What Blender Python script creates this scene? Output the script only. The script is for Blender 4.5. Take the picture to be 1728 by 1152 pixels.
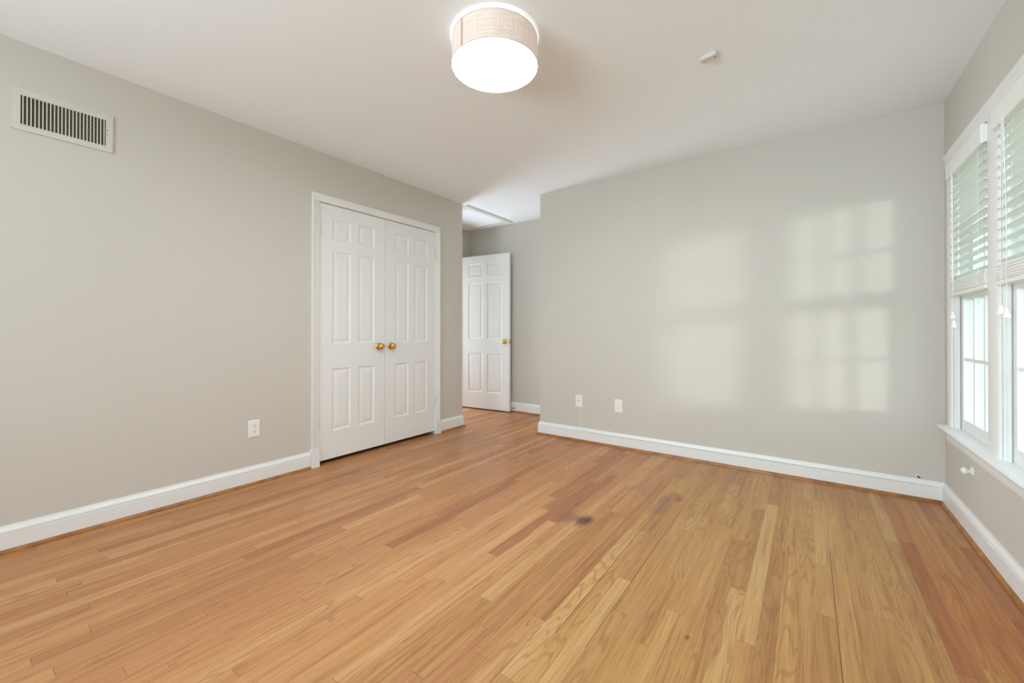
import bpy, bmesh, math, random
from math import pi, sin, cos, radians
from mathutils import Vector, Matrix

# ------------------------------------------------------------------ clear
for _o in list(bpy.data.objects):
    bpy.data.objects.remove(_o)
S = bpy.context.scene
COL = S.collection

# ------------------------------------------------------------------ camera
F_PX, YAW, PITCH, ROLL, SY = 693.4883, 0.6228, 0.0042, 0.0011, -21.1854
CAM_H = 1.0491
cd = bpy.data.cameras.new('camera')
cam = bpy.data.objects.new('camera', cd)
COL.objects.link(cam)
cd.sensor_fit = 'HORIZONTAL'
cd.sensor_width = 36.0
cd.lens = F_PX / 1728 * 36.0
cd.shift_y = SY / 1728
cd.clip_start = 0.05
_r = Vector((cos(YAW), sin(YAW), 0))
_f = Vector((-sin(YAW), cos(YAW), 0))
_u = Vector((0, 0, 1))
_f, _u = cos(PITCH) * _f + sin(PITCH) * _u, -sin(PITCH) * _f + cos(PITCH) * _u
_r, _u = cos(ROLL) * _r + sin(ROLL) * _u, -sin(ROLL) * _r + cos(ROLL) * _u
_m = Matrix.Identity(4)
for i in range(3):
    _m[i][0], _m[i][1], _m[i][2] = _r[i], _u[i], -_f[i]
_m[2][3] = CAM_H
cam.matrix_world = _m
S.camera = cam

# ------------------------------------------------------------------ colour management, sampling quality
S.view_settings.view_transform = 'Standard'
S.view_settings.look = 'None'
S.view_settings.gamma = 1.0
S.view_settings.use_curve_mapping = False
S.view_settings.exposure = 0.15
S.cycles.use_denoising = True
S.cycles.max_bounces = 12
S.cycles.diffuse_bounces = 8
S.cycles.transparent_max_bounces = 24
S.cycles.sample_clamp_indirect = 6.0
S.cycles.caustics_reflective = False
S.cycles.caustics_refractive = False

# ------------------------------------------------------------------ sky, sun, hall daylight, added rear fill
W = bpy.data.worlds.new('sky')
S.world = W
W.use_nodes = True
wn = W.node_tree
wn.nodes.clear()
_out = wn.nodes.new('ShaderNodeOutputWorld')
_bg = wn.nodes.new('ShaderNodeBackground')
_bg.inputs['Color'].default_value = (0.80, 0.91, 1.0, 1)
_bg.inputs['Strength'].default_value = 2.2
wn.links.new(_bg.outputs[0], _out.inputs[0])


def sun(direction, energy, angle, colour):
    l = bpy.data.lights.new('sun', 'SUN')
    l.energy, l.angle, l.color = energy, radians(angle), colour
    o = bpy.data.objects.new('sun', l)
    COL.objects.link(o)
    o.rotation_euler = Vector(direction).to_track_quat('-Z', 'Y').to_euler()
    o.location = (6, -3, 4)
    return o


def area(name, loc, direction, sx, sy, power, colour, spread=180):
    l = bpy.data.lights.new(name, 'AREA')
    l.shape, l.size, l.size_y, l.energy, l.color = 'RECTANGLE', sx, sy, power, colour
    l.spread = radians(spread)
    o = bpy.data.objects.new(name, l)
    COL.objects.link(o)
    o.location = loc
    o.rotation_euler = Vector(direction).to_track_quat('-Z', 'Y').to_euler()
    return o


sun((-1.2, 1.0, -0.10), 1.05, 6.0, (1.0, 0.985, 0.94))
for _y in (3.09, 2.364):                      # sky portals in the two windows
    area('sky_portal', (0.84, _y, 1.24), (-1, 0, 0), 0.60, 1.54, 1, (1, 1, 1)).data.cycles.is_portal = True
area('fill_rear', (-1.35, -2.85, 1.35), (1.15, 1, 0.55), 3.0, 1.4, 174, (0.71, 0.90, 1.0))  # added fill lamp at the rear, aimed right and up to brighten the room
area('daylight_hall', (-5.05, 3.95, 0.95), (1, -0.08, 0.35), 0.9, 0.9, 64, (0.76, 0.89, 1.0))

# ------------------------------------------------------------------ room dimensions
XL, XR, YB, YA, H = -3.0762, 0.6812, 3.5708, 3.3438, 2.44
XJ = -2.211          # left end of the back wall
YF = 4.345           # far wall of the entry
XH = -3.84           # wall with the doorway to the hall
YR = -2.60           # rear wall


# ------------------------------------------------------------------ materials
def new_mat(name):
    m = bpy.data.materials.new(name)
    m.use_nodes = True
    nt = m.node_tree
    b = nt.nodes['Principled BSDF']
    return m, nt, b


def setin(b, **k):
    for a, v in k.items():
        a = a.replace('_', ' ')
        if a in b.inputs:
            b.inputs[a].default_value = v


def paint(name, col, rough=0.5, bump=0.0, scale=250, spec=0.4, vary=0.0):
    m, nt, b = new_mat(name)
    setin(b, Base_Color=(*col, 1), Roughness=rough, Specular_IOR_Level=spec)
    tc = nt.nodes.new('ShaderNodeTexCoord')
    n = nt.nodes.new('ShaderNodeTexNoise')
    n.inputs['Scale'].default_value = scale
    n.inputs['Detail'].default_value = 3
    nt.links.new(tc.outputs['Object'], n.inputs['Vector'])
    if bump:
        bp = nt.nodes.new('ShaderNodeBump')
        bp.inputs['Strength'].default_value = bump
        bp.inputs['Distance'].default_value = 0.001
        nt.links.new(n.outputs['Fac'], bp.inputs['Height'])
        nt.links.new(bp.outputs[0], b.inputs['Normal'])
    if vary:
        n2 = nt.nodes.new('ShaderNodeTexNoise')
        n2.inputs['Scale'].default_value = 1.3
        nt.links.new(tc.outputs['Object'], n2.inputs['Vector'])
        mr = nt.nodes.new('ShaderNodeMapRange')
        mr.inputs['To Min'].default_value = 1 - vary
        mr.inputs['To Max'].default_value = 1 + vary
        nt.links.new(n2.outputs['Fac'], mr.inputs['Value'])
        mx = nt.nodes.new('ShaderNodeVectorMath')
        mx.operation = 'SCALE'
        mx.inputs[0].default_value = col
        nt.links.new(mr.outputs[0], mx.inputs['Scale'])
        nt.links.new(mx.outputs[0], b.inputs['Base Color'])
    return m


def metal(name, col, rough):
    m, nt, b = new_mat(name)
    setin(b, Base_Color=(*col, 1), Roughness=rough, Metallic=1.0)
    return m


def glow(name, col, strength, base=(0.9, 0.9, 0.9)):
    m, nt, b = new_mat(name)
    setin(b, Base_Color=(*base, 1), Emission_Color=(*col, 1), Emission_Strength=strength, Roughness=0.6)
    return m


M = {}
M['wall'] = paint('warm_grey_wall_paint', (0.597, 0.567, 0.518), 0.6, 0.05, 300, 0.25, 0.012)
M['ceil'] = paint('ceiling_paint', (0.885, 0.925, 0.960), 0.8, 0.05, 300, 0.2)
M['trim'] = paint('white_trim_paint', (0.800, 0.807, 0.800), 0.35, 0.02, 60, 0.45)
M['door'] = paint('white_door_paint', (0.800, 0.807, 0.800), 0.4, 0.02, 60, 0.4)
M['plastic'] = paint('white_plastic', (0.84, 0.83, 0.81), 0.35, 0, 60, 0.5)
M['beige'] = paint('aged_beige_plastic', (0.66, 0.61, 0.56), 0.45)
M['dark'] = paint('dark_recess_shade', (0.018, 0.014, 0.010), 0.7)  # near-black colour stands in for shade inside the duct and outlet slots
M['black'] = paint('black_rubber', (0.012, 0.012, 0.012), 0.5)
M['paleslot'] = paint('pale_grey_plastic', (0.52, 0.52, 0.54), 0.5)
M['blade'] = paint('dark_damper_blade', (0.20, 0.16, 0.105), 0.7)  # dark beige colour of the blades behind the bars
M['bar'] = paint('cream_enamel', (0.66, 0.635, 0.57), 0.45)
M['vent'] = paint('painted_vent_frame', (0.625, 0.60, 0.56), 0.5)
M['slat'] = paint('white_blind_slat', (0.86, 0.865, 0.83), 0.4, 0, 60, 0.4)
M['cord'] = paint('white_cord', (0.82, 0.81, 0.78), 0.8)
M['brass'] = metal('polished_brass', (0.78, 0.50, 0.18), 0.16)
M['steel'] = metal('brushed_steel', (0.5, 0.49, 0.47), 0.35)
M['rim'] = paint('dark_shade_rim', (0.10, 0.085, 0.075), 0.5)
M['diffuser'] = glow('lit_acrylic_diffuser', (0.91, 0.965, 1.0), 56.0)
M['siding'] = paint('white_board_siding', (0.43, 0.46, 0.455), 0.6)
M['sunblock'] = paint('pale_sun_block', (0.6, 0.6, 0.58), 0.7)
M['lawn'] = paint('lawn', (0.27, 0.36, 0.19), 0.9, 0.4, 40, 0.1, 0.3)

# window glass: clear pane with a Fresnel reflection
m, nt, b = new_mat('window_glass')
nt.nodes.remove(b)
_t = nt.nodes.new('ShaderNodeBsdfTransparent')
_t.inputs[0].default_value = (0.95, 0.98, 0.965, 1)
_g = nt.nodes.new('ShaderNodeBsdfGlossy')
_g.inputs['Roughness'].default_value = 0.02
_lw = nt.nodes.new('ShaderNodeLayerWeight')
_lw.inputs['Blend'].default_value = 0.5
_pw = nt.nodes.new('ShaderNodeMath'); _pw.operation = 'POWER'; _pw.inputs[1].default_value = 5.0
nt.links.new(_lw.outputs['Facing'], _pw.inputs[0])
_ma = nt.nodes.new('ShaderNodeMath'); _ma.operation = 'MULTIPLY_ADD'; _ma.inputs[1].default_value = 0.45; _ma.inputs[2].default_value = 0.03
nt.links.new(_pw.outputs[0], _ma.inputs[0])
_ge = nt.nodes.new('ShaderNodeNewGeometry')
_iv = nt.nodes.new('ShaderNodeMath'); _iv.operation = 'SUBTRACT'; _iv.inputs[0].default_value = 1.0
nt.links.new(_ge.outputs['Backfacing'], _iv.inputs[1])
_fr = nt.nodes.new('ShaderNodeMath'); _fr.operation = 'MULTIPLY'
nt.links.new(_ma.outputs[0], _fr.inputs[0]); nt.links.new(_iv.outputs[0], _fr.inputs[1])
_mx = nt.nodes.new('ShaderNodeMixShader')
nt.links.new(_fr.outputs[0], _mx.inputs[0])
nt.links.new(_t.outputs[0], _mx.inputs[1])
nt.links.new(_g.outputs[0], _mx.inputs[2])
nt.links.new(_mx.outputs[0], nt.nodes['Material Output'].inputs[0])
M['glass'] = m

# linen lamp shade, lit from inside
m, nt, b = new_mat('lit_linen_shade')
tc = nt.nodes.new('ShaderNodeTexCoord')
def _weave(sc):
    mp = nt.nodes.new('ShaderNodeMapping')
    mp.inputs['Scale'].default_value = sc
    nt.links.new(tc.outputs['UV'], mp.inputs[0])
    n = nt.nodes.new('ShaderNodeTexNoise')
    n.inputs['Scale'].default_value = 1.0
    n.inputs['Detail'].default_value = 2
    nt.links.new(mp.outputs[0], n.inputs['Vector'])
    return n
n1, n2 = _weave((420, 10, 1)), _weave((14, 160, 1))
ad = nt.nodes.new('ShaderNodeMath'); ad.operation = 'ADD'
nt.links.new(n1.outputs['Fac'], ad.inputs[0]); nt.links.new(n2.outputs['Fac'], ad.inputs[1])
cr = nt.nodes.new('ShaderNodeValToRGB')
cr.color_ramp.elements[0].position = 0.30; cr.color_ramp.elements[0].color = (0.52, 0.425, 0.365, 1)
cr.color_ramp.elements[1].position = 0.70; cr.color_ramp.elements[1].color = (0.73, 0.63, 0.56, 1)
hf = nt.nodes.new('ShaderNodeMath'); hf.operation = 'MULTIPLY'; hf.inputs[1].default_value = 0.5
nt.links.new(ad.outputs[0], hf.inputs[0]); nt.links.new(hf.outputs[0], cr.inputs[0])
nt.links.new(cr.outputs[0], b.inputs['Base Color'])
nt.links.new(cr.outputs[0], b.inputs['Emission Color'])
setin(b, Roughness=0.9, Emission_Strength=0.33)
M['linen'] = m
M['seam'] = glow('linen_seam', (0.55, 0.40, 0.31), 0.16, (0.42, 0.32, 0.25))


# oak strip floor -------------------------------------------------------
def wood_floor():
    m, nt, b = new_mat('oak_strip_floor')
    L = nt.links

    def val(x):
        return x

    def mth(op, a, c=None, d=None, clamp=False):
        n = nt.nodes.new('ShaderNodeMath')
        n.operation = op
        n.use_clamp = clamp
        for i, v in enumerate((a, c, d)):
            if v is None:
                continue
            if isinstance(v, (int, float)):
                n.inputs[i].default_value = v
            else:
                L.new(v, n.inputs[i])
        return n.outputs[0]

    def comb(x, y, z):
        n = nt.nodes.new('ShaderNodeCombineXYZ')
        for i, v in enumerate((x, y, z)):
            if isinstance(v, (int, float)):
                n.inputs[i].default_value = v
            else:
                L.new(v, n.inputs[i])
        return n.outputs[0]

    def wnoise(vec):
        n = nt.nodes.new('ShaderNodeTexWhiteNoise')
        n.noise_dimensions = '3D'
        L.new(vec, n.inputs['Vector'])
        return n.outputs['Value'], n.outputs['Color']

    def noise(vec, scale=1.0, detail=3, rough=0.5, dist=0.0):
        n = nt.nodes.new('ShaderNodeTexNoise')
        n.inputs['Scale'].default_value = scale
        n.inputs['Detail'].default_value = detail
        n.inputs['Roughness'].default_value = rough
        n.inputs['Distortion'].default_value = dist
        L.new(vec, n.inputs['Vector'])
        return n.outputs['Fac']

    def ramp(fac, stops, interp='LINEAR'):
        n = nt.nodes.new('ShaderNodeValToRGB')
        cr = n.color_ramp
        cr.interpolation = interp
        while len(cr.elements) > 1:
            cr.elements.remove(cr.elements[0])
        for i, (p, c) in enumerate(stops):
            e = cr.elements[0] if i == 0 else cr.elements.new(p)
            e.position = p
            e.color = (*c, 1) if len(c) == 3 else c
        L.new(fac, n.inputs[0])
        return n.outputs[0]

    def mix(fac, a, c, mode='MIX'):
        n = nt.nodes.new('ShaderNodeMix')
        n.data_type = 'RGBA'
        n.blend_type = mode
        n.clamp_factor = True
        for s, v in ((n.inputs[0], fac), (n.inputs[6], a), (n.inputs[7], c)):
            if isinstance(v, (int, float)):
                s.default_value = v
            elif isinstance(v, tuple):
                s.default_value = (*v, 1)
            else:
                L.new(v, s)
        return n.outputs[2]

    def smooth(x, lo, hi):
        n = nt.nodes.new('ShaderNodeMapRange')
        n.interpolation_type = 'SMOOTHSTEP'
        n.inputs['From Min'].default_value = lo
        n.inputs['From Max'].default_value = hi
        L.new(x, n.inputs['Value'])
        return n.outputs[0]

    tc = nt.nodes.new('ShaderNodeTexCoord')
    sp = nt.nodes.new('ShaderNodeSeparateXYZ')
    L.new(tc.outputs['Object'], sp.inputs[0])
    X, Y = sp.outputs[0], sp.outputs[1]
    w, ln = 0.057, 0.98
    xs = mth('DIVIDE', mth('ADD', X, 0.0285), w)
    row = mth('FLOOR', xs)
    fx = mth('SUBTRACT', xs, row)
    r1, _ = wnoise(comb(row, 3.7, 0.0))
    ys = mth('ADD', mth('DIVIDE', Y, ln), mth('MULTIPLY', r1, 17.0))
    cell = mth('FLOOR', ys)
    fy = mth('SUBTRACT', ys, cell)
    j, _ = wnoise(comb(row, cell, 1.0))
    j = mth('ADD', 0.12, mth('MULTIPLY', j, 0.76))
    sel = mth('LESS_THAN', fy, j)
    pid = mth('SUBTRACT', cell, sel)
    h1, hc = wnoise(comb(row, pid, 2.0))
    h2, _ = wnoise(comb(row, pid, 5.0))
    h3, _ = wnoise(comb(row, pid, 9.0))
    # plank tone
    tone_y = ramp(h1, [(0.0, (0.345, 0.164, 0.056)), (0.14, (0.420, 0.215, 0.074)), (0.45, (0.462, 0.248, 0.085)),
                       (0.8, (0.490, 0.272, 0.094)), (1.0, (0.540, 0.324, 0.128))])
    tone_p = ramp(h1, [(0.0, (0.350, 0.142, 0.060)), (0.12, (0.445, 0.200, 0.082)), (0.5, (0.490, 0.230, 0.094)),
                       (0.85, (0.508, 0.248, 0.100)), (1.0, (0.560, 0.305, 0.136))])
    tone_r = ramp(h1, [(0.0, (0.340, 0.122, 0.040)), (0.3, (0.420, 0.158, 0.050)), (0.6, (0.455, 0.180, 0.055)),
                       (0.85, (0.48, 0.212, 0.064)), (1.0, (0.51, 0.268, 0.084))])
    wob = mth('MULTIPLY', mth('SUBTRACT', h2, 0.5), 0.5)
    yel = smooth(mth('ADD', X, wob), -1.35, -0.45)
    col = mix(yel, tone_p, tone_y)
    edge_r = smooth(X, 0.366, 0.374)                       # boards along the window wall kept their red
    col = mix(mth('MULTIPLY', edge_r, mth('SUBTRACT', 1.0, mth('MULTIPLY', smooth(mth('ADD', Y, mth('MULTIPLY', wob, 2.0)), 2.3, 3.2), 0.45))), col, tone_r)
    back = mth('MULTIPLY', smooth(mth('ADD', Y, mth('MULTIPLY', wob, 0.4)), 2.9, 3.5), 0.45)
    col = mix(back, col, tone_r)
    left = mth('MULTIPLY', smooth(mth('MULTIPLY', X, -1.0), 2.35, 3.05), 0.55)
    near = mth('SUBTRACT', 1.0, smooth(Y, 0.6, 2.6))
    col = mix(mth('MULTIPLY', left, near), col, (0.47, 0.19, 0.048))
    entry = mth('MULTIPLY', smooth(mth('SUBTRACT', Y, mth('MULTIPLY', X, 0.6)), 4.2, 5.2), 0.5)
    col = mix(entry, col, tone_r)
    # fine pores along the board
    gv = comb(mth('MULTIPLY', X, 210.0), mth('MULTIPLY', Y, 5.0), mth('MULTIPLY', h1, 60.0))
    g1 = noise(gv, 1.0, 4, 0.65)
    gfac = ramp(g1, [(0.28, (0.66, 0.56, 0.48)), (0.48, (0.96, 0.95, 0.94)), (0.72, (1.07, 1.09, 1.11))])
    col = mix(0.85, col, gfac, 'MULTIPLY')
    # broad streaks
    sv = comb(mth('MULTIPLY', X, 45.0), mth('MULTIPLY', Y, 1.6), mth('MULTIPLY', h2, 90.0))
    g2 = noise(sv, 1.0, 3, 0.5, 0.4)
    sfac = ramp(g2, [(0.28, (0.66, 0.50, 0.42)), (0.42, (0.90, 0.85, 0.80)), (0.54, (0.98, 0.98, 0.97)), (0.72, (1.08, 1.14, 1.20))])
    col = mix(0.66, col, sfac, 'MULTIPLY')
    # cathedral figure on some boards
    cv = comb(mth('MULTIPLY', X, 17.0), mth('MULTIPLY', Y, 1.9), mth('MULTIPLY', h3, 70.0))
    g3 = noise(cv, 1.0, 1.5, 0.4, 0.25)
    rings = mth('SINE', mth('MULTIPLY', g3, 62.0))
    rmask = smooth(rings, 0.35, 1.0)
    pick = mth('GREATER_THAN', h3, 0.66)
    col = mix(mth('MULTIPLY', mth('MULTIPLY', rmask, pick), 0.40), col, (0.25, 0.105, 0.040))
    # dark mineral streaks
    dv = comb(mth('MULTIPLY', X, 75.0), mth('MULTIPLY', Y, 2.6), mth('ADD', mth('MULTIPLY', h3, 31.0), 7.0))
    g4 = noise(dv, 1.0, 2, 0.5)
    dm = smooth(g4, 0.66, 0.76)
    col = mix(mth('MULTIPLY', dm, 0.55), col, (0.19, 0.075, 0.035))

    # water stains
    def blot(cx, cy, rx, ry, amt, c):
        nonlocal col
        dx = mth('DIVIDE', mth('SUBTRACT', X, cx), rx)
        dy = mth('DIVIDE', mth('SUBTRACT', Y, cy), ry)
        d = mth('SQRT', mth('ADD', mth('MULTIPLY', dx, dx), mth('MULTIPLY', dy, dy)))
        nn = noise(comb(mth('MULTIPLY', X, 30.0), mth('MULTIPLY', Y, 9.0), cx), 1.0, 4)
        d = mth('ADD', d, mth('MULTIPLY', mth('SUBTRACT', nn, 0.5), 0.9))
        k = mth('SUBTRACT', 1.0, smooth(d, 0.2, 1.1))
        col = mix(mth('MULTIPLY', k, amt), col, c)
    blot(-1.005, 2.085, 0.062, 0.105, 0.92, (0.095, 0.032, 0.030))
    blot(-1.100, 2.065, 0.065, 0.105, 0.75, (0.22, 0.10, 0.06))
    blot(-0.715, 2.560, 0.050, 0.270, 0.62, (0.22, 0.085, 0.068))
    blot(-0.655, 2.690, 0.030, 0.085, 0.7, (0.18, 0.06, 0.056))
    blot(-0.86, 2.73, 0.11, 0.20, 0.32, (0.29, 0.125, 0.085))
    blot(-0.335, 1.498, 0.010, 0.016, 0.75, (0.16, 0.055, 0.02))
    blot(-2.25, 1.93, 0.012, 0.10, 0.6, (0.17, 0.075, 0.035))
    blot(-1.62, 1.02, 0.010, 0.12, 0.6, (0.16, 0.065, 0.035))
    # open seams
    ex = mth('MULTIPLY', mth('MINIMUM', fx, mth('SUBTRACT', 1.0, fx)), w)
    rs, _ = wnoise(comb(mth('FLOOR', mth('ADD', xs, 0.5)), mth('FLOOR', mth('MULTIPLY', Y, 0.8)), 4.0))
    wd = mth('ADD', 0.00035, mth('MULTIPLY', mth('POWER', rs, 9.0), 0.0008))
    s1 = mth('SUBTRACT', 1.0, smooth(mth('SUBTRACT', ex, wd), 0.0, 0.0005))
    ey = mth('MULTIPLY', mth('ABSOLUTE', mth('SUBTRACT', fy, j)), ln)
    s2 = mth('SUBTRACT', 1.0, smooth(ey, 0.0006, 0.0013))
    seam = mth('MAXIMUM', mth('MULTIPLY', s1, mth('ADD', 0.22, mth('MULTIPLY', mth('POWER', rs, 5.0), 0.6))), mth('MULTIPLY', s2, 0.5))
    col = mix(seam, col, (0.075, 0.030, 0.012))
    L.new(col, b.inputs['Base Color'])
    rg = noise(comb(mth('MULTIPLY', X, 3.0), mth('MULTIPLY', Y, 3.0), 0.0), 1.0, 3)
    L.new(mth('ADD', 0.30, mth('MULTIPLY', rg, 0.16)), b.inputs['Roughness'])
    setin(b, Specular_IOR_Level=0.42)
    bp = nt.nodes.new('ShaderNodeBump')
    bp.inputs['Strength'].default_value = 0.25
    bp.inputs['Distance'].default_value = 0.0015
    L.new(mth('SUBTRACT', mth('MULTIPLY', g1, 0.12), seam), bp.inputs['Height'])
    L.new(bp.outputs[0], b.inputs['Normal'])
    return m


M['floor'] = wood_floor()


def wood_trim():
    m, nt, b = new_mat('oak_shoe_molding')
    tc = nt.nodes.new('ShaderNodeTexCoord')
    n = nt.nodes.new('ShaderNodeTexNoise')
    n.inputs['Scale'].default_value = 14
    n.inputs['Detail'].default_value = 4
    nt.links.new(tc.outputs['Object'], n.inputs['Vector'])
    r = nt.nodes.new('ShaderNodeValToRGB')
    r.color_ramp.elements[0].position = 0.3
    r.color_ramp.elements[0].color = (0.24, 0.085, 0.018, 1)
    r.color_ramp.elements[1].position = 0.7
    r.color_ramp.elements[1].color = (0.42, 0.18, 0.045, 1)
    nt.links.new(n.outputs['Fac'], r.inputs[0])
    nt.links.new(r.outputs[0], b.inputs['Base Color'])
    setin(b, Roughness=0.35)
    return m


M['shoe'] = wood_trim()


# ------------------------------------------------------------------ mesh helpers
class MB:
    def __init__(self):
        self.bm = bmesh.new()

    def quad(self, *pts):
        return self.bm.faces.new([self.bm.verts.new(p) for p in pts])

    def box(self, x0, x1, y0, y1, z0, z1):
        x0, x1 = sorted((x0, x1)); y0, y1 = sorted((y0, y1)); z0, z1 = sorted((z0, z1))
        v = [self.bm.verts.new(p) for p in ((x0, y0, z0), (x1, y0, z0), (x1, y1, z0), (x0, y1, z0),
                                            (x0, y0, z1), (x1, y0, z1), (x1, y1, z1), (x0, y1, z1))]
        for f in ((0, 3, 2, 1), (4, 5, 6, 7), (0, 1, 5, 4), (1, 2, 6, 5), (2, 3, 7, 6), (3, 0, 4, 7)):
            self.bm.faces.new([v[i] for i in f])
        return self

    def loft(self, rings, caps=True, closed=True):
        vs = [[self.bm.verts.new(p) for p in r] for r in rings]
        n = len(vs[0])
        for a, b in zip(vs, vs[1:]):
            for i in range(n if closed else n - 1):
                self.bm.faces.new((a[i], a[(i + 1) % n], b[(i + 1) % n], b[i]))
        if caps:
            self.bm.faces.new(vs[0][::-1])
            self.bm.faces.new(vs[-1])
        return self

    def lathe(self, profile, n=32, axis='z', origin=(0, 0, 0)):
        """profile: (radius, height) pairs from bottom to top."""
        o = Vector(origin)
        def pt(r, h, a):
            c, s = r * cos(a), r * sin(a)
            p = {'z': (c, s, h), 'x': (h, c, s), 'y': (s, h, c)}[axis]
            return o + Vector(p)
        prev = None
        for r, h in profile:
            if r <= 1e-6:
                cur = [self.bm.verts.new(pt(0, h, 0))]
            else:
                cur = [self.bm.verts.new(pt(r, h, 2 * pi * i / n)) for i in range(n)]
            if prev:
                for i in range(n):
                    k = (i + 1) % n
                    if len(prev) == 1 and len(cur) > 1:
                        self.bm.faces.new((prev[0], cur[k], cur[i]))
                    elif len(cur) == 1 and len(prev) > 1:
                        self.bm.faces.new((prev[i], prev[k], cur[0]))
                    elif len(cur) > 1:
                        self.bm.faces.new((prev[i], prev[k], cur[k], cur[i]))
            prev = cur
        return self

    def tube(self, pts, r, n=8):
        pts = [Vector(p) for p in pts]
        rings = []
        for i, p in enumerate(pts):
            d = (pts[min(i + 1, len(pts) - 1)] - pts[max(i - 1, 0)]).normalized()
            up = Vector((0, 0, 1)) if abs(d.z) < 0.9 else Vector((1, 0, 0))
            a = d.cross(up).normalized(); c = a.cross(d)
            rings.append([p + r * (cos(2 * pi * k / n) * a + sin(2 * pi * k / n) * c) for k in range(n)])
        return self.loft(rings)

    def build(self, name, mat, parent=None, smooth=False, bevel=0.0, segs=2):
        bmesh.ops.recalc_face_normals(self.bm, faces=self.bm.faces)
        me = bpy.data.meshes.new(name)
        self.bm.to_mesh(me)
        self.bm.free()
        if smooth:
            for p in me.polygons:
                p.use_smooth = True
            try:
                me.set_sharp_from_angle(angle=radians(38))
            except Exception:
                pass
        me.materials.append(mat)
        o = bpy.data.objects.new(name, me)
        COL.objects.link(o)
        if parent:
            o.parent = parent
        if bevel:
            md = o.modifiers.new('bevel', 'BEVEL')
            md.width = bevel
            md.segments = segs
            md.limit_method = 'ANGLE'
            md.angle_limit = radians(40)
            md.harden_normals = False
        return o


def tag(o, label, cat, kind=None, group=None):
    o['label'] = label
    o['category'] = cat
    if kind:
        o['kind'] = kind
    if group:
        o['group'] = group
    return o


def empty(name, loc=(0, 0, 0), rz=0.0):
    o = bpy.data.objects.new(name, None)
    o.empty_display_size = 0.1
    COL.objects.link(o)
    o.location = loc
    o.rotation_euler = (0, 0, rz)
    return o


def run(profile, path):
    """Sweep a (offset, z) profile along a 2-D path whose LEFT side is the wall; offset goes to the right.
    Corners are mitred; returns an MB."""
    mb = MB()
    P = [Vector((x, y)) for x, y in path]
    rings = []
    for i, p in enumerate(P):
        d0 = (p - P[i - 1]).normalized() if i else None
        d1 = (P[i + 1] - p).normalized() if i < len(P) - 1 else None
        if d0 is None: d0 = d1
        if d1 is None: d1 = d0
        n0, n1 = Vector((d0.y, -d0.x)), Vector((d1.y, -d1.x))
        nn = (n0 + n1)
        nn = nn / (nn.dot(n0)) if nn.length > 1e-6 else n0
        rings.append([(p.x + nn.x * o, p.y + nn.y * o, z) for o, z in profile])
    mb.loft(rings)
    return mb


# ================================================================== THE SETTING
# floor and ceiling
fl = MB().box(-5.3, XR + 0.02, YR - 0.02, YF + 0.02, -0.05, 0.0).build('floor', M['floor'])
tag(fl, 'honey and red oak strip floor with a dark water stain', 'floor', 'structure')
ce = MB().box(-5.3, XR + 0.16, YR - 0.16, YF + 0.16, H, H + 0.1).build('ceiling', M['ceil'])
tag(ce, 'plain white ceiling over the empty room', 'ceiling', 'structure')

# closet wall on the left, with the double-door opening
CY0, CY1, CZ = 1.711, 2.941, 2.052
T = 0.115
mb = MB()
mb.box(XL - T, XL, YR, CY0, 0, H)
mb.box(XL - T, XL, CY0, CY1, CZ, H)
mb.box(XL - T, XL, CY1, YA, 0, H)
mb.box(XH, XL - T, YA - T, YA, 0, H)
o = mb.build('wall_left', M['wall'])
tag(o, 'warm grey wall on the left around the closet doors', 'wall', 'structure')

# back wall (its left end turns the corner into the entry)
mb = MB()
mb.box(XJ, XR + 0.14, YB, YB + 0.12, 0, H)
mb.box(XJ, XJ + 0.12, YB + 0.12, YF, 0, H)
o = mb.build('wall_back', M['wall'])
tag(o, 'warm grey back wall with a soft patch of window light', 'wall', 'structure')

# entry: far wall, doorway wall
o = MB().box(-5.3, XJ + 0.12, YF, YF + 0.12, 0, H).build('wall_entry_far', M['wall'])
tag(o, 'shaded grey wall at the far end behind the open door', 'wall', 'structure')
DY0, DY1, DZ = 3.425, 4.186, 2.056
mb = MB()
mb.box(XH - 0.11, XH, YA - T, DY0, 0, H)
mb.box(XH - 0.11, XH, DY0, DY1, DZ, H)
mb.box(XH - 0.11, XH, DY1, YF, 0, H)
mb.box(XH - 0.11, XH, 1.2, YA - T, 0, H)
o = mb.build('wall_entry_left', M['wall'])
tag(o, 'short grey wall beside the doorway left of the open door', 'wall', 'structure')
# hall beyond the doorway and closet interior
mb = MB()
mb.box(-5.3, -5.18, 2.4, YF, 0, H)
mb.box(-5.18, XH - 0.11, 2.28, 2.4, 0, H)
o = mb.build('wall_hall', M['wall'])
tag(o, 'grey hallway wall beyond the doorway', 'wall', 'structure')
o = MB().box(XH, XL - T, 1.2, 1.32, 0, H).build('wall_closet', M['wall'])
tag(o, 'side wall inside the closed closet', 'wall', 'structure')

# window wall on the right with two openings
WZ0, WZ1 = 0.470, 2.012
WIN = [(2.790, 3.390), (2.060, 2.668)]
XO = XR + 0.14
mb = MB()
mb.box(XR, XO, WIN[0][1], YB, 0, H)
mb.box(XR, XO, WIN[0][0], WIN[0][1], 0, WZ0)
mb.box(XR, XO, WIN[0][0], WIN[0][1], WZ1, H)
mb.box(XR, XO, WIN[1][1], WIN[0][0], 0, H)
mb.box(XR, XO, WIN[1][0], WIN[1][1], 0, WZ0)
mb.box(XR, XO, WIN[1][0], WIN[1][1], WZ1, H)
mb.box(XR, XO, YR, WIN[1][0], 0, H)
o = mb.build('wall_right', M['wall'])
tag(o, 'grey window wall along the right edge of the room', 'wall', 'structure')

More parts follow.
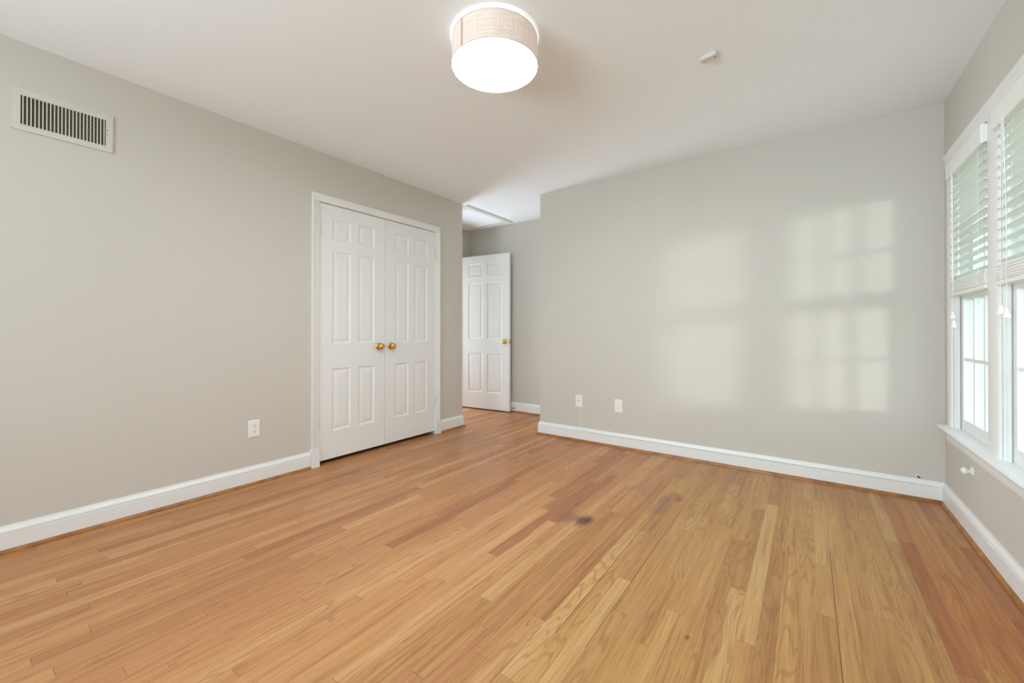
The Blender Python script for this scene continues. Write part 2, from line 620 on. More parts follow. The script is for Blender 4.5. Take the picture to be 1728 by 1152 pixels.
# rear wall behind the photographer, with a broad window opening added to light the room
mb = MB()
mb.box(XL - T, -2.70, YR - 0.14, YR, 0, H)
mb.box(0.3, XO, YR - 0.14, YR, 0, H)
mb.box(-2.70, 0.3, YR - 0.14, YR, 0, 0.72)
mb.box(-2.70, 0.3, YR - 0.14, YR, 2.18, H)
o = mb.build('wall_rear', M['wall'])
tag(o, 'grey wall behind the viewpoint with an added wide window', 'wall', 'structure')

# baseboards: board, groove and moulded cap
BP = [(0, 0.0), (0.016, 0.0), (0.016, 0.0895), (0.0125, 0.0905), (0.0125, 0.0935), (0.0155, 0.0950), (0.0155, 0.102),
      (0.0125, 0.109), (0.009, 0.114), (0.006, 0.119), (0.005, 0.127), (0, 0.127)]
SH = [(0.016, 0.0), (0.030, 0.0), (0.0295, 0.006), (0.027, 0.012), (0.022, 0.017), (0.016, 0.0185)]
CASL, CASR = 1.657, 2.997    # outer edges of the closet casing
bb = [
    ('baseboard_left', [(XL, YR), (XL, CASL - 0.014)], 'white baseboard along the left wall up to the closet'),
    ('baseboard_closet_end', [(XL, CASR + 0.014), (XL, YA), (XH, YA)], 'short white baseboard right of the closet doors'),
    ('baseboard_entry', [(XH, YF), (XJ, YF), (XJ, YB), (XR, YB), (XR, YR)], None),
]
o = run(BP, bb[0][1]).build('baseboard_left', M['trim'], smooth=True)
tag(o, bb[0][2], 'baseboard', 'structure')
o = run(BP, bb[1][1]).build('baseboard_closet', M['trim'], smooth=True)
tag(o, bb[1][2], 'baseboard', 'structure')
o = run(BP, [(XH, YF), (XJ, YF)]).build('baseboard_entry', M['trim'], smooth=True)
tag(o, 'white baseboard on the shaded wall behind the open door', 'baseboard', 'structure')
o = run(BP, [(XJ, YF - 0.02), (XJ, YB), (XR, YB)]).build('baseboard_back', M['trim'], smooth=True)
tag(o, 'long white baseboard along the back wall', 'baseboard', 'structure')
o = run(BP, [(XR, YB), (XR, YR)]).build('baseboard_right', M['trim'], smooth=True)
tag(o, 'white baseboard under the windows on the right', 'baseboard', 'structure')
shoes = [([(XL, YR), (XL, CASL - 0.014)], 'oak shoe molding at the foot of the left wall'),
         ([(XL, CASR + 0.014), (XL, YA), (XH, YA)], 'short oak shoe molding right of the closet'),
         ([(XH, YF), (XJ - 0.03, YF)], 'oak shoe molding behind the open door'),
         ([(XJ, YF - 0.03), (XJ, YB), (XR - 0.016, YB)], 'oak shoe molding at the foot of the back wall'),
         ([(XR, YB - 0.016), (XR, YR)], 'oak shoe molding under the windows')]
for i, (p, lb) in enumerate(shoes):
    o = run(SH, p).build('trim_%d' % (i + 1), M['shoe'], smooth=True)
    tag(o, lb, 'molding', 'structure')

# closet casing with plinth blocks
mb = MB()
ct = 0.018
def casing_v(mb, x, y_in, y_out, z0, z1, sgn):
    """flat casing with a rounded inner edge and a back band; faces +x (sgn=1) or -x (sgn=-1)"""
    prof = [(0, 0.0), (0.011, 0.0), (0.013, 0.004), (0.013, 0.012), (0.0145, 0.016), (0.0145, 0.036), (0.018, 0.042), (0.018, 1.0), (0, 1.0)]
    wdt = abs(y_out - y_in); d = 1 if y_out > y_in else -1
    ring = lambda z: [(x + sgn * t, y_in + d * (min(u, wdt) if u < 1 else wdt), z) for t, u in prof]
    mb.loft([ring(z0), ring(z1)])
casing_v(mb, XL, CY0, CASL, 0.138, CZ + 0.0, 1)
casing_v(mb, XL, CY1, CASR, 0.138, CZ + 0.0, 1)
prof = [(0, 0.0), (0.011, 0.0), (0.013, 0.004), (0.013, 0.012), (0.0145, 0.016), (0.0145, 0.036), (0.018, 0.042), (0.018, 0.056), (0, 0.056)]
mb.loft([[(XL + t, y, CZ + u) for t, u in prof] for y in (CASL, CASR)])
mb.box(XL, XL + 0.023, CASL - 0.012, CY0 + 0.002, 0, 0.138)
mb.box(XL, XL + 0.023, CY1 - 0.002, CASR + 0.012, 0, 0.138)
# jamb lining inside the opening
mb.box(XL - T, XL + 0.001, CY0 - 0.001, CY0 + 0.002, 0, CZ)
mb.box(XL - T, XL + 0.001, CY1 - 0.002, CY1 + 0.001, 0, CZ)
mb.box(XL - T, XL + 0.001, CY0, CY1, CZ - 0.002, CZ + 0.001)
o = mb.build('trim_6', M['trim'], smooth=True)
tag(o, 'white casing with plinth blocks around the closet doors', 'door casing', 'structure')

# hall doorway jamb and stop
mb = MB()
mb.box(XH - 0.112, XH + 0.002, DY0, DY0 + 0.018, 0, DZ)
mb.box(XH - 0.112, XH + 0.002, DY1 - 0.018, DY1, 0, DZ)
mb.box(XH - 0.112, XH + 0.002, DY0, DY1, DZ - 0.004, DZ + 0.001)
o = mb.build('trim_7', M['trim'], bevel=0.002)
tag(o, 'white jamb of the hallway doorway', 'door jamb', 'structure')


# ------------------------------------------------------------------ six-panel doors
def panel_door(w, h, t, cols, rows, mid):
    """local x across, z up, front at y=0 facing -y, back at y=t."""
    mb = MB(); bm = mb.bm
    cells = [(x0, x1, z0, z1) for x0, x1 in cols for z0, z1 in rows]
    xs = sorted({0.0, w, *[v for c in cols for v in c]})
    zs = sorted({0.0, h, *[v for r in rows for v in r]})
    for side in (0, 1):
        y = lambda d: d if side == 0 else t - d
        for a, b_ in zip(xs, xs[1:]):
            for c, d in zip(zs, zs[1:]):
                if any(abs(a - q[0]) < 1e-6 and abs(b_ - q[1]) < 1e-6 and abs(c - q[2]) < 1e-6 and abs(d - q[3]) < 1e-6 for q in cells):
                    steps = [(0, 0), (0.003, 0.0005), (0.006, 0.003), (0.010, 0.0055), (0.014, 0.0065), (0.019, 0.0065), (0.044, 0.0025), (0.047, 0.0025)]
                    rings = [[(a + i, y(e), c + i), (b_ - i, y(e), c + i), (b_ - i, y(e), d - i), (a + i, y(e), d - i)] for i, e in steps]
                    vs = [[bm.verts.new(p) for p in r] for r in rings]
                    for p, q in zip(vs, vs[1:]):
                        for i in range(4):
                            bm.faces.new((p[i], p[(i + 1) % 4], q[(i + 1) % 4], q[i]))
                    bm.faces.new(vs[-1])
                else:
                    mb.quad((a, y(0), c), (b_, y(0), c), (b_, y(0), d), (a, y(0), d))
    for p in (((0, 0, 0), (0, t, 0), (0, t, h), (0, 0, h)), ((w, 0, 0), (w, t, 0), (w, t, h), (w, 0, h)),
              ((0, 0, 0), (w, 0, 0), (w, t, 0), (0, t, 0)), ((0, 0, h), (w, 0, h), (w, t, h), (0, t, h))):
        mb.quad(*p)
    bmesh.ops.remove_doubles(bm, verts=bm.verts, dist=1e-5)
    return mb


def knob(parent, x, z, y0=0.0, sgn=-1):
    """brass knob with rosette; stands off the door face at y0 in the direction sgn*y."""
    pr = [(0.0, 0.0), (0.031, 0.0), (0.032, 0.003), (0.030, 0.006), (0.024, 0.009), (0.015, 0.011), (0.0, 0.011)]
    r = MB().lathe([(a, sgn * h) for a, h in pr], 28, 'y', (x, y0, z)).build('rosette', M['brass'], parent, True)
    pk = [(0.010, 0.010), (0.009, 0.018), (0.011, 0.024), (0.019, 0.028), (0.026, 0.036), (0.0275, 0.043), (0.025, 0.050), (0.018, 0.055), (0.012, 0.057), (0.006, 0.0565), (0.0, 0.0555)]
    k = MB().lathe([(a, sgn * h) for a, h in pk], 28, 'y', (x, y0, z)).build('knob', M['brass'], parent, True)
    r['label'] = 'round brass rosette'
    k['label'] = 'polished brass door knob'
    return k


def hinge(parent, x, z, y=-0.004, hh=0.092):
    mb = MB()
    mb.lathe([(0.0, -hh / 2 - 0.006), (0.004, -hh / 2 - 0.004), (0.0062, -hh / 2), (0.0062, hh / 2), (0.004, hh / 2 + 0.004), (0.0, hh / 2 + 0.006)], 14, 'z', (x, y, z))
    return mb.build('hinge', M['bar'], parent, True)


ROWS = [(0.216, 0.713), (0.908, 1.650), (1.738, 1.909)]
dw = 0.6105
for i, (y0, hx, kx, lb) in enumerate((
        (CY0 + 0.003, 0.0, dw - 0.062, 'white six-panel closet door, left leaf, knob on its right'),
        (CY1 - 0.003 - dw, dw, 0.062, 'white six-panel closet door, right leaf, knob on its left'))):
    root = empty('door_%d' % (i + 1), (XL + 0.004, y0, 0.034), pi / 2)
    tag(root, lb, 'door', 'structure')
    d = panel_door(dw, 2.010, 0.035, [(0.108, 0.274), (0.342, 0.5025)] if i == 0 else [(0.108, 0.2685), (0.3365, 0.5025)], ROWS, 0)
    d.build('leaf', M['door'], root, False)
    knob(root, kx, 0.876)
    for z in (1.795, 0.305):
        hinge(root, hx + (-0.001 if i == 0 else 0.001), z)

# open hall door
root = empty('door_3', (-3.852, 4.1714, 0.014), radians(6.5))
tag(root, 'white six-panel door standing open in the entry', 'door', 'structure')
wd = 0.758
panel_door(wd, 2.035, 0.035, [(0.115, 0.346), (0.414, 0.645)], [(0.215, 0.733), (0.925, 1.672), (1.762, 1.930)], 0).build('leaf', M['door'], root)
knob(root, wd - 0.065, 0.895)
knob(root, wd - 0.065, 0.895, 0.035, 1)
lp = MB().box(wd - 0.0005, wd + 0.0015, 0.006, 0.029, 0.865, 0.925).build('latch_plate', M['brass'], root)
lp['label'] = 'brass latch plate on the door edge'
for z in (0.25, 1.0, 1.80):
    hinge(root, -0.004, z)

# ------------------------------------------------------------------ windows
GX = 0.722


def sash(y0, y1, z0, z1, x0, x1, bot, top, stile, nc, nr, name, parent):
    mb = MB()
    mb.box(x0, x1, y0, y0 + stile, z0, z1)
    mb.box(x0, x1, y1 - stile, y1, z0, z1)
    mb.box(x0, x1, y0 + stile, y1 - stile, z0, z0 + bot)
    mb.box(x0, x1, y0 + stile, y1 - stile, z1 - top, z1)
    a, b_ = y0 + stile, y1 - stile
    c, d = z0 + bot, z1 - top
    mw = 0.017
    xm0, xm1 = x0 + 0.004, x1 - 0.006
    for k in range(1, nc):
        yy = a + (b_ - a) * k / nc
        mb.box(xm0, xm1, yy - mw / 2, yy + mw / 2, c, d)
    for k in range(1, nr):
        zz = c + (d - c) * k / nr
        mb.box(xm0 + 0.0005, xm1 - 0.0005, a, b_, zz - mw / 2, zz + mw / 2)
    s = mb.build(name, M['trim'], parent, bevel=0.002)
    xg = (x0 + x1) / 2
    MB().box(xg - 0.0015, xg + 0.0015, a - 0.004, b_ + 0.004, c - 0.004, d + 0.004).build('pane', M['glass'], s)
    return s


for i, (y0, y1) in enumerate(WIN):
    root = empty('window_%d' % (i + 1), (0, 0, 0))
    tag(root, ('far white sash window beside the back wall corner' if i == 0 else 'near white sash window at the right edge of the view'), 'window', 'structure')
    mb = MB()
    jx0, jx1 = XR + 0.001, XO - 0.001
    mb.box(jx0, jx1, y0, y0 + 0.012, WZ0, WZ1)
    mb.box(jx0, jx1, y1 - 0.012, y1, WZ0, WZ1)
    mb.box(jx0, jx1, y0, y1, WZ1 - 0.012, WZ1)
    mb.box(jx0, jx1 + 0.03, y0, y1, WZ0, WZ0 + 0.02)
    # stops
    for ya, yb in ((y0 + 0.012, y0 + 0.024), (y1 - 0.024, y1 - 0.012)):
        mb.box(XR + 0.010, XR + 0.022, ya, yb, WZ0 + 0.02, WZ1 - 0.012)
    mb.build('jamb', M['trim'], root, bevel=0.0015)
    s = sash(y0 + 0.014, y1 - 0.014, 0.4965, 1.262, XR + 0.026, XR + 0.060, 0.062, 0.034, 0.046, 3, 2, 'lower_sash', root)
    sash(y0 + 0.014, y1 - 0.014, 1.228, WZ1 - 0.013, XR + 0.064, XR + 0.098, 0.034, 0.05, 0.046, 3, 2, 'upper_sash', root)
    lk = MB().box(XR + 0.030, XR + 0.058, (y0 + y1) / 2 - 0.03, (y0 + y1) / 2 + 0.03, 1.262, 1.270)
    lk.box(XR + 0.030, XR + 0.044, (y0 + y1) / 2 - 0.008, (y0 + y1) / 2 + 0.035, 1.270, 1.279)
    lk.build('sash_lock', M['plastic'], root)

# window casing
mb = MB()
cx = XR - 0.013
oy0, oy1 = WIN[1][0] - 0.082, WIN[0][1] + 0.082
casz0 = 0.496
def wcasing(ya, yb, z0, z1):
    pr = [(0.0, 0.0), (0.009, 0.0), (0.0115, 0.006), (0.013, 0.012), (0.013, yb - ya - 0.012), (0.0115, yb - ya - 0.006), (0.009, yb - ya), (0.0, yb - ya)]
    mb.loft([[(XR - t, ya + u, z) for t, u in pr] for z in (z0, z1)])
wcasing(WIN[0][1] - 0.004, oy1, casz0, 2.010)
wcasing(WIN[1][1] - 0.004, WIN[0][0] + 0.004, casz0, 2.010)
wcasing(oy0, WIN[1][0] + 0.004, casz0, 2.010)
pr = [(0, 2.008), (0.014, 2.008), (0.0155, 2.013), (0.0155, 2.055), (0.020, 2.060), (0.024, 2.068), (0.026, 2.078), (0, 2.078)]
mb.loft([[(XR - t, y, z) for t, z in pr] for y in (oy0 - 0.008, oy1 + 0.008)])
o = mb.build('trim_8', M['trim'], smooth=True)
tag(o, 'white casing and mullion around the two windows', 'window casing', 'structure')
# stool and apron
mb = MB()
sx = XR - 0.052
pr = [(XR + 0.010, 0.474), (sx + 0.010, 0.474), (sx + 0.003, 0.477), (sx, 0.484), (sx + 0.003, 0.492), (sx + 0.009, 0.496), (XR + 0.010, 0.496)]
mb.loft([[(x, y, z) for x, z in pr] for y in (oy0 - 0.022, oy1 + 0.020)])
for y0, y1 in WIN:
    mb.box(XR + 0.0101, XR + 0.030, y0, y1, 0.474, 0.496)
o = mb.build('trim_9', M['trim'], smooth=True)
tag(o, 'long white window stool under both windows', 'window sill', 'structure')
mb = MB()
pr = [(0, 0.474), (0.030, 0.474), (0.028, 0.464), (0.020, 0.456), (0.0165, 0.450), (0.015, 0.438), (0.015, 0.414), (0.012, 0.408), (0.009, 0.400), (0, 0.398)]
mb.loft([[(XR - t, y, z) for t, z in pr] for y in (oy0, oy1)])
o = mb.build('trim_10', M['trim'], smooth=True)
tag(o, 'moulded white apron below the window stool', 'window sill', 'structure')

# frame of the added rear window, there to bring in light
root = empty('window_3', (0, 0, 0))
tag(root, 'wide white window added in the unseen rear wall', 'window', 'structure')
mb = MB()
for x in (-2.70, -1.22, 0.26):
    mb.box(x, x + 0.04, YR - 0.10, YR - 0.04, 0.72, 2.18)
mb.box(-2.70, 0.3, YR - 0.10, YR - 0.04, 0.72, 0.78)
mb.box(-2.70, 0.3, YR - 0.10, YR - 0.04, 2.13, 2.18)
mb.build('sash_frame', M['trim'], root)

# outside: white board siding of the house wing and a lawn
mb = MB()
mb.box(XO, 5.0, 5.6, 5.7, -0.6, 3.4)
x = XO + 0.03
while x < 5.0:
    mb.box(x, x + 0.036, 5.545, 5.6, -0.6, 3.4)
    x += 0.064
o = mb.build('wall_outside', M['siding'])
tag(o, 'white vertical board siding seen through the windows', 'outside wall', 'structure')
o = MB().box(-7.0, 4.6, -5.1, -4.9, -0.6, 2.9).build('wall_sun_block', M['sunblock'])  # unseen wall added to block the sun from the rear opening
tag(o, 'added pale garden wall outside the rear window', 'garden wall', 'structure')
o = MB().box(XO, 14, -12, 12, -0.7, -0.6).build('ground', M['lawn'])
tag(o, 'green lawn outside the windows', 'lawn', 'structure')

# ================================================================== THINGS
# ---- ceiling light
LX, LY, LR, LZ0, LZ1 = -1.2024, 1.5323, 0.2018, 2.298, 2.4243
root = empty('ceiling_light', (LX, LY, H))
tag(root, 'round drum ceiling light with beige linen shade and glowing diffuser', 'ceiling light')
d = H
MB().lathe([(0.0, -0.0005), (0.2100, -0.0005), (0.2105, -0.006), (0.2080, -0.0125), (0.19, -0.014), (0.0, -0.014)], 96).build('pan', glow('white_pan_lit', (1.0, 0.98, 0.95), 0.28), root, True)
# shade: UV-mapped cylinder wall with thickness
bm = bmesh.new()
uvl = bm.loops.layers.uv.new('UVMap')
N = 128
zz = [LZ0 - H, LZ1 - H]
for k in range(N):
    a0, a1 = 2 * pi * k / N, 2 * pi * (k + 1) / N
    for rr, flip in ((LR, False), (LR - 0.003, True)):
        ps = [(rr * cos(a0), rr * sin(a0), zz[0]), (rr * cos(a1), rr * sin(a1), zz[0]), (rr * cos(a1), rr * sin(a1), zz[1]), (rr * cos(a0), rr * sin(a0), zz[1])]
        uv = [(k / N, 0), ((k + 1) / N, 0), ((k + 1) / N, 0.12), (k / N, 0.12)]
        if flip:
            ps, uv = ps[::-1], uv[::-1]
        f = bm.faces.new([bm.verts.new(p) for p in ps])
        f.smooth = True
        for lp_, t in zip(f.loops, uv):
            lp_[uvl].uv = t
bmesh.ops.remove_doubles(bm, verts=bm.verts, dist=1e-5)
me = bpy.data.meshes.new('shade'); bm.to_mesh(me); bm.free()
me.materials.append(M['linen'])
shade = bpy.data.objects.new('shade', me); COL.objects.link(shade); shade.parent = root
for z0, z1 in ((LZ0 - H - 0.0010, LZ0 - H + 0.0016), (LZ1 - H - 0.0012, LZ1 - H + 0.0008)):
    MB().lathe([(LR - 0.0025, z0), (LR + 0.0008, z0), (LR + 0.0008, z1), (LR - 0.0025, z1), (LR - 0.0025, z0)], 128).build('rim', M['rim'], root, True)
MB().lathe([(0.0, LZ0 - H - 0.0018), (LR - 0.0010, LZ0 - H - 0.0018), (LR - 0.0006, LZ0 - H - 0.0011), (LR - 0.0030, LZ0 - H - 0.0011), (LR - 0.0030, LZ0 - H + 0.002), (0.0, LZ0 - H + 0.002)], 128).build('diffuser', M['diffuser'], root, True)
# overlapped seam of the fabric: a narrow curved strip on the side facing the viewpoint's left
sa = math.atan2(-LY, -LX) - radians(46)
mb = MB()
rings = []
for k in range(5):
    a = sa + (k - 2) * 0.0135
    rings.append([((LR + 0.0002) * cos(a), (LR + 0.0002) * sin(a), LZ0 - H + 0.001), ((LR + 0.0012) * cos(a), (LR + 0.0012) * sin(a), LZ0 - H + 0.001),
                  ((LR + 0.0012) * cos(a), (LR + 0.0012) * sin(a), LZ1 - H - 0.001), ((LR + 0.0002) * cos(a), (LR + 0.0002) * sin(a), LZ1 - H - 0.001)])
mb.loft(rings)
sm = mb.build('seam', M['seam'], root)
sm['label'] = 'darker overlapped seam of the shade'

# ---- supply-air vent high on the left wall
VY0, VY1, VZ0, VZ1 = 0.194, 0.546, 2.012, 2.212
gy0, gy1, gz0, gz1 = 0.222, 0.518, 2.041, 2.181
root = empty('air_vent', (XL, (VY0 + VY1) / 2, VZ0))
root_off = root.location.copy()
tag(root, 'rectangular wall register with dark vertical slots, high on the left wall', 'air vent')
def vbox(mb, x0, x1, y0, y1, z0, z1):
    ox, oy, oz = root_off
    return mb.box(x0 - ox, x1 - ox, y0 - oy, y1 - oy, z0 - oz, z1 - oz)
mb = MB()
for y0, y1, z0, z1 in ((VY0, gy0, VZ0, VZ1), (gy1, VY1, VZ0, VZ1), (gy0, gy1, VZ0, gz0), (gy0, gy1, gz1, VZ1)):
    vbox(mb, XL + 0.0002, XL + 0.0075, y0, y1, z0, z1)
mb.build('frame', M['vent'], root)
mb = MB(); vbox(mb, XL + 0.0004, XL + 0.0018, gy0 - 0.001, gy1 + 0.001, gz0 - 0.001, gz1 + 0.001)
mb.build('duct_shade_sheet', M['dark'], root)  # flat dark sheet painted as the unlit duct; the wall has no hole
mb = MB()
for k in range(13):
    z = gz0 + 0.006 + k * (gz1 - gz0 - 0.012) / 12
    vbox(mb, XL + 0.002, XL + 0.0034, gy0, gy1, z - 0.0016, z + 0.0016)
mb.build('damper', M['blade'], root)
nb = 23
for k in range(nb):
    y = gy0 + 0.0078 + k * (gy1 - gy0 - 0.0146) / (nb - 1)
    mb = MB(); vbox(mb, XL + 0.0035, XL + 0.0070, y - 0.0021, y + 0.0021, gz0 - 0.001, gz1 + 0.001)
    mb.build('bar', M['bar'], root)
for z in (2.128, 2.104):
    mb = MB(); mb.lathe([(0, 0), (0.0022, 0), (0.0022, 0.0008), (0, 0.0008)], 12, 'x', (0.0075, 0.524 - root_off[1], z - root_off[2]))
    mb.build('screw', M['dark'], root, True)


# ---- wall plates
def plate(name, label, cat, loc, rz, kind, slot='dark'):
    """local: plate faces -y, x across, z up, origin at the plate centre on the wall."""
    root = empty(name, loc, rz)
    tag(root, label, cat)
    w, h = 0.0355, 0.0580
    mb = MB()
    steps = [(0.0, 0.0), (0.0, -0.003), (0.0025, -0.0055), (0.005, -0.0062)]
    rings = [[(-w + i, y, -h + i), (w - i, y, -h + i), (w - i, y, h - i), (-w + i, y, h - i)] for i, y in steps]
    mb.loft(rings)
    mb.build('cover_plate', M['plastic'], root)
    if kind == 'duplex':
        for z in (0.0195, -0.0195):
            mb = MB()
            n = 24
            pts = []
            for k in range(n):
                a = 2 * pi * k / n
                pts.append((0.0165 * cos(a), max(-0.0118, min(0.0118, 0.0165 * sin(a)))))
            mb.loft([[(x, -0.006, z + q) for x, q in pts], [(x, -0.0078, z + q) for x, q in pts]])
            rc = mb.build('receptacle', M['plastic'], root)
            s = MB()
            s.box(-0.0072, -0.0052, -0.0082, -0.0076, z + 0.000, z + 0.0075)
            s.box(0.0050, 0.0074, -0.0082, -0.0076, z - 0.0005, z + 0.008)
            s.lathe([(0, -0.0082), (0.0028, -0.0082), (0.0028, -0.0076), (0, -0.0076)], 14, 'y', (0, 0, z - 0.0065))
            s.build('slots', M[slot], rc)
        MB().lathe([(0, -0.0072), (0.003, -0.0072), (0.0034, -0.006), (0, -0.006)], 14, 'y', (0, 0, 0)).build('screw', M['bar'], root, True)
    else:
        c = MB().lathe([(0.0062, -0.006), (0.0062, -0.0095), (0.0045, -0.010), (0.0045, -0.016), (0.003, -0.0165), (0.0, -0.0165)], 18, 'y', (0, 0, 0.004)).build('connector', M['steel'], root, True)
        c['label'] = 'small metal coax connector'
        for z in (0.044, -0.044):
            MB().lathe([(0, -0.0072), (0.003, -0.0072), (0.0034, -0.006), (0, -0.006)], 14, 'y', (0, 0, z)).build('screw', M['bar'], root, True)
    return root


plate('wall_outlet', 'white duplex outlet on the left wall, left of the closet', 'outlet', (XL, 1.2585, 0.377), pi / 2, 'duplex')
plate('wall_outlet', 'white duplex outlet with pale slots on the back wall, right of the cable plate', 'outlet', (-1.381, YB, 0.371), 0, 'duplex', 'paleslot')
plate('cable_plate', 'white coax plate on the back wall with a wire running down', 'cable plate', (-1.774, YB, 0.376), 0, 'coax')
mb = MB()
mb.tube([(-1.757, YB - 0.0035, 0.319), (-1.757, YB - 0.0035, 0.20), (-1.756, YB - 0.0038, 0.133), (-1.752, YB - 0.010, 0.122), (-1.742, YB - 0.016, 0.1145),
         (-1.70, YB - 0.0175, 0.108), (-1.60, YB - 0.0185, 0.103), (-0.8, YB - 0.0185, 0.102), (0.2, YB - 0.0185, 0.102), (0.655, YB - 0.0185, 0.102)], 0.0028, 8)
o = mb.build('cable', M['cord'], None, True)
tag(o, 'thin white wire from the coax plate along the back baseboard', 'cable')

# black cable end poking out of the wall near the right corner
root = empty('cable_stub', (0.561, YB, 0.143))
tag(root, 'short black cable end in a white grommet low by the right corner', 'cable stub')
MB().lathe([(0.004, 0), (0.0105, -0.0005), (0.010, -0.003), (0.006, -0.004), (0.0035, -0.0035)], 20, 'y').build('grommet', M['plastic'], root, True)
b_ = MB().tube([(-0.001, 0.0, 0.001), (-0.001, -0.008, 0.001), (0.002, -0.014, -0.001), (0.006, -0.017, -0.006)], 0.0042, 10).build('cable_end', M['black'], root, True)
b_['label'] = 'black cable end'

# ---- white knob on the wall under the far window
root = empty('wall_bumper', (XR, 3.06, 0.335))
tag(root, 'small white round bumper knob on the wall below the far window', 'wall bumper')
MB().lathe([(0.0, 0.0), (0.024, 0.0), (0.024, -0.003), (0.016, -0.007), (0.010, -0.010), (0.0, -0.010)], 24, 'x').build('base', M['trim'], root, True)
MB().lathe([(0.0095, -0.008), (0.009, -0.016), (0.014, -0.019), (0.0185, -0.025), (0.0185, -0.032), (0.014, -0.038), (0.007, -0.041), (0.0, -0.0415)], 24, 'x').build('knob', M['trim'], root, True)

# ---- door stops on the entry baseboards
for (loc, rz, lb) in (((-3.075, YF - 0.016, 0.052), 0, 'little door stop with black tip on the baseboard behind the open door'),
                      ((XJ - 0.45, YF - 0.016, 0.040), 0, 'little dark door stop on the entry baseboard beside the back wall corner')):
    root = empty('door_stop', loc, rz)
    tag(root, lb, 'door stop', None, 'door stops in the entry')
    MB().lathe([(0.0, 0.0), (0.011, 0.0), (0.011, -0.002), (0.006, -0.004), (0.0045, -0.012), (0.0, -0.012)], 18, 'y').build('base', M['steel'], root, True)
    MB().lathe([(0.0, -0.010), (0.0065, -0.011), (0.0075, -0.018), (0.006, -0.024), (0.0, -0.025)], 18, 'y').build('rubber_tip', M['black'], root, True)

# ---- little sensor on the ceiling
root = empty('ceiling_sensor', (-0.400, 2.262, H), radians(-8))
tag(root, 'small off-white capsule-shaped sensor on the ceiling right of the lamp', 'sensor')
def capsule(l, w_, n=10):
    pts = []
    for k in range(n + 1):
        a = pi / 2 + pi * k / n
        pts.append((-l + w_ * cos(a), w_ * sin(a)))
    pts += [(l + w_ * 0.55, -w_), (l + w_ * 0.8, -w_ * 0.7), (l + w_ * 0.8, w_ * 0.7), (l + w_ * 0.55, w_)]
    return pts
mb = MB()
P = capsule(0.022, 0.021)
mb.loft([[(x * s, y * s, z) for x, y in P] for s, z in ((1.0, 0), (1.02, -0.004), (1.0, -0.014), (0.93, -0.019))])
mb.build('housing', M['beige'], root, True)
MB().lathe([(0, -0.0205), (0.0035, -0.0205), (0.0038, -0.0185), (0, -0.0185)], 14, 'z', (0.027, 0.0, 0)).build('indicator', M['rim'], root, True)

# ---- attic access hatch in the entry ceiling
root = empty('attic_hatch', (-3.345, 3.80, H))
tag(root, 'white framed attic hatch in the ceiling above the entry', 'attic hatch')
hx0, hx1, hy0, hy1 = -3.70, -3.052, 3.398, 4.262
ix0, ix1, iy0, iy1 = -3.585, -3.128, 3.520, 4.115
mb = MB()
def hring(i, z):
    return [(hx0 + i - (-3.345), hy0 + i - 3.80, z), (hx1 - i - (-3.345), hy0 + i - 3.80, z), (hx1 - i - (-3.345), hy1 - i - 3.80, z), (hx0 + i - (-3.345), hy1 - i - 3.80, z)]
def iring(i, z):
    return [(ix0 - i - (-3.345), iy0 - i - 3.80, z), (ix1 + i - (-3.345), iy0 - i - 3.80, z), (ix1 + i - (-3.345), iy1 + i - 3.80, z), (ix0 - i - (-3.345), iy1 + i - 3.80, z)]
mb.loft([hring(0, 0), hring(0, -0.012), hring(0.006, -0.018), iring(0.012, -0.018), iring(0.004, -0.012), iring(0, -0.002)], caps=False)
mb.build('frame', M['trim'], root)
MB().box(ix0 - 0.002 + 3.345, ix1 + 0.002 + 3.345, iy0 - 0.002 - 3.80, iy1 + 0.002 - 3.80, -0.006, -0.0005).build('panel', M['ceil'], root)

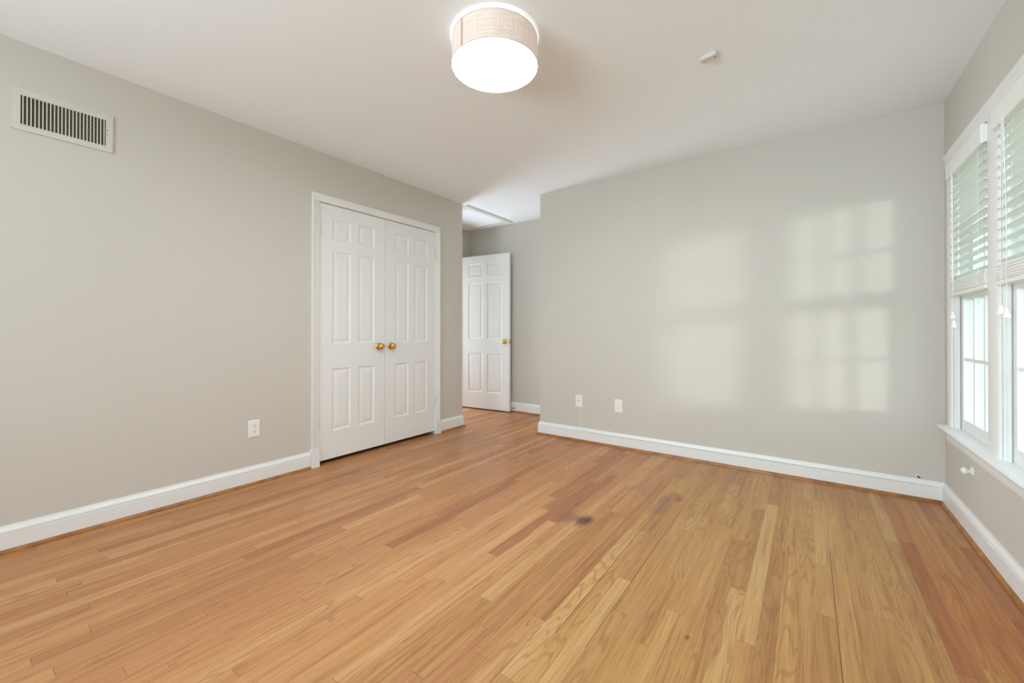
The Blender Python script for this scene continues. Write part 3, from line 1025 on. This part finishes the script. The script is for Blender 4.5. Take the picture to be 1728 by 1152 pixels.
# ---- venetian blinds
def make_blind(y0, y1, label, tassels, cord_y):
    root = empty('window_blind', (XR, (y0 + y1) / 2, 2.0))
    tag(root, label, 'window blind', None, 'venetian blinds on the two windows')
    oy = (y0 + y1) / 2
    a, b_ = y0 + 0.010 - oy, y1 - 0.010 - oy
    bx = 0.006          # slat centre relative to the wall face
    # valance in front of the head rail
    mb = MB()
    pr = [(-0.030, -0.080), (-0.026, -0.084), (-0.020, -0.084), (-0.020, 0.006), (-0.026, 0.006), (-0.029, 0.000), (-0.032, -0.008), (-0.032, -0.070)]
    mb.loft([[(x, y, z) for x, z in pr] for y in (a - 0.004, b_ + 0.004)])
    mb.box(-0.0195, 0.004, a - 0.004, a + 0.001, -0.080, 0.002)
    mb.box(-0.0195, 0.004, b_ - 0.001, b_ + 0.004, -0.080, 0.002)
    mb.build('valance', M['slat'], root, bevel=0.001)
    MB().box(-0.019, 0.030, a, b_, -0.045, -0.002).build('head_rail', M['slat'], root)
    # loose slats
    mb = MB()
    n = 14
    ztop, pitch = -0.070, 0.0445
    tilt = radians(4)
    for k in range(n):
        zc = ztop - k * pitch
        if zc < -0.664:
            break
        rings = []
        sec = []
        for q in range(7):
            u = -0.025 + 0.05 * q / 6
            cr_ = 0.0022 * (1 - (u / 0.025) ** 2)
            sec.append((u, cr_))
        up = [(u, c + 0.0012) for u, c in sec]
        dn = [(u, c - 0.0012) for u, c in reversed(sec)]
        P = [(bx + u * cos(tilt) - c * sin(tilt), zc + u * sin(tilt) + c * cos(tilt)) for u, c in up + dn]
        mb.loft([[(x, y, z) for x, z in P] for y in (a, b_)])
    mb.build('slat_panel', M['slat'], root, True)
    # gathered slats and the bottom rail
    mb = MB()
    z = -0.668
    for k in range(15):
        dx = 0.0012 * sin(k * 2.3 + y0)
        mb.box(bx - 0.025 + dx, bx + 0.025 + dx, a + 0.0005 * (k % 3), b_ - 0.0005 * ((k + 1) % 3), z - 0.0038, z)
        z -= 0.0044
    mb.build('slat_stack', M['slat'], root)
    MB().box(bx - 0.0255, bx + 0.0255, a, b_, z - 0.020, z - 0.0005).build('bottom_rail', M['slat'], root, bevel=0.003)
    zb = z
    # ladder cords
    for fy in (0.14, 0.86):
        y = a + (b_ - a) * fy
        mb = MB()
        for x in (bx - 0.0262, bx + 0.0262):
            mb.tube([(x, y, -0.045), (x, y, zb)], 0.0009, 6)
        mb.tube([(bx, y, -0.045), (bx, y, zb)], 0.0008, 6)
        mb.build('ladder_cord', M['cord'], root, True)
    # pull cords with tassels
    for ty, tz in tassels:
        ty -= oy
        zt = tz - 2.0
        x = -0.036
        mb = MB()
        mb.tube([(x, cord_y - oy + (ty - (cord_y - oy)) * 0.3, -0.060), (x - 0.001, ty, -0.5), (x - 0.001, ty, zt + 0.032)], 0.0011, 6)
        cd_ = mb.build('pull_cord', M['cord'], root, True)
        MB().lathe([(0.0, 0.036), (0.004, 0.035), (0.0055, 0.028), (0.0065, 0.020), (0.010, 0.008), (0.0125, 0.0), (0.0125, -0.003), (0.0, -0.003)], 20, 'z', (x - 0.001, ty, zt - 0.006)).build('tassel', M['plastic'], cd_, True)
    return root


make_blind(WIN[0][0], WIN[0][1], 'half-raised white slat blind in the far window by the corner', [(3.222, 1.128), (3.205, 1.078)], 3.25)
make_blind(WIN[1][0], WIN[1][1], 'half-raised white slat blind in the near window at the right edge', [(2.535, 1.128), (2.475, 1.112)], 2.52)
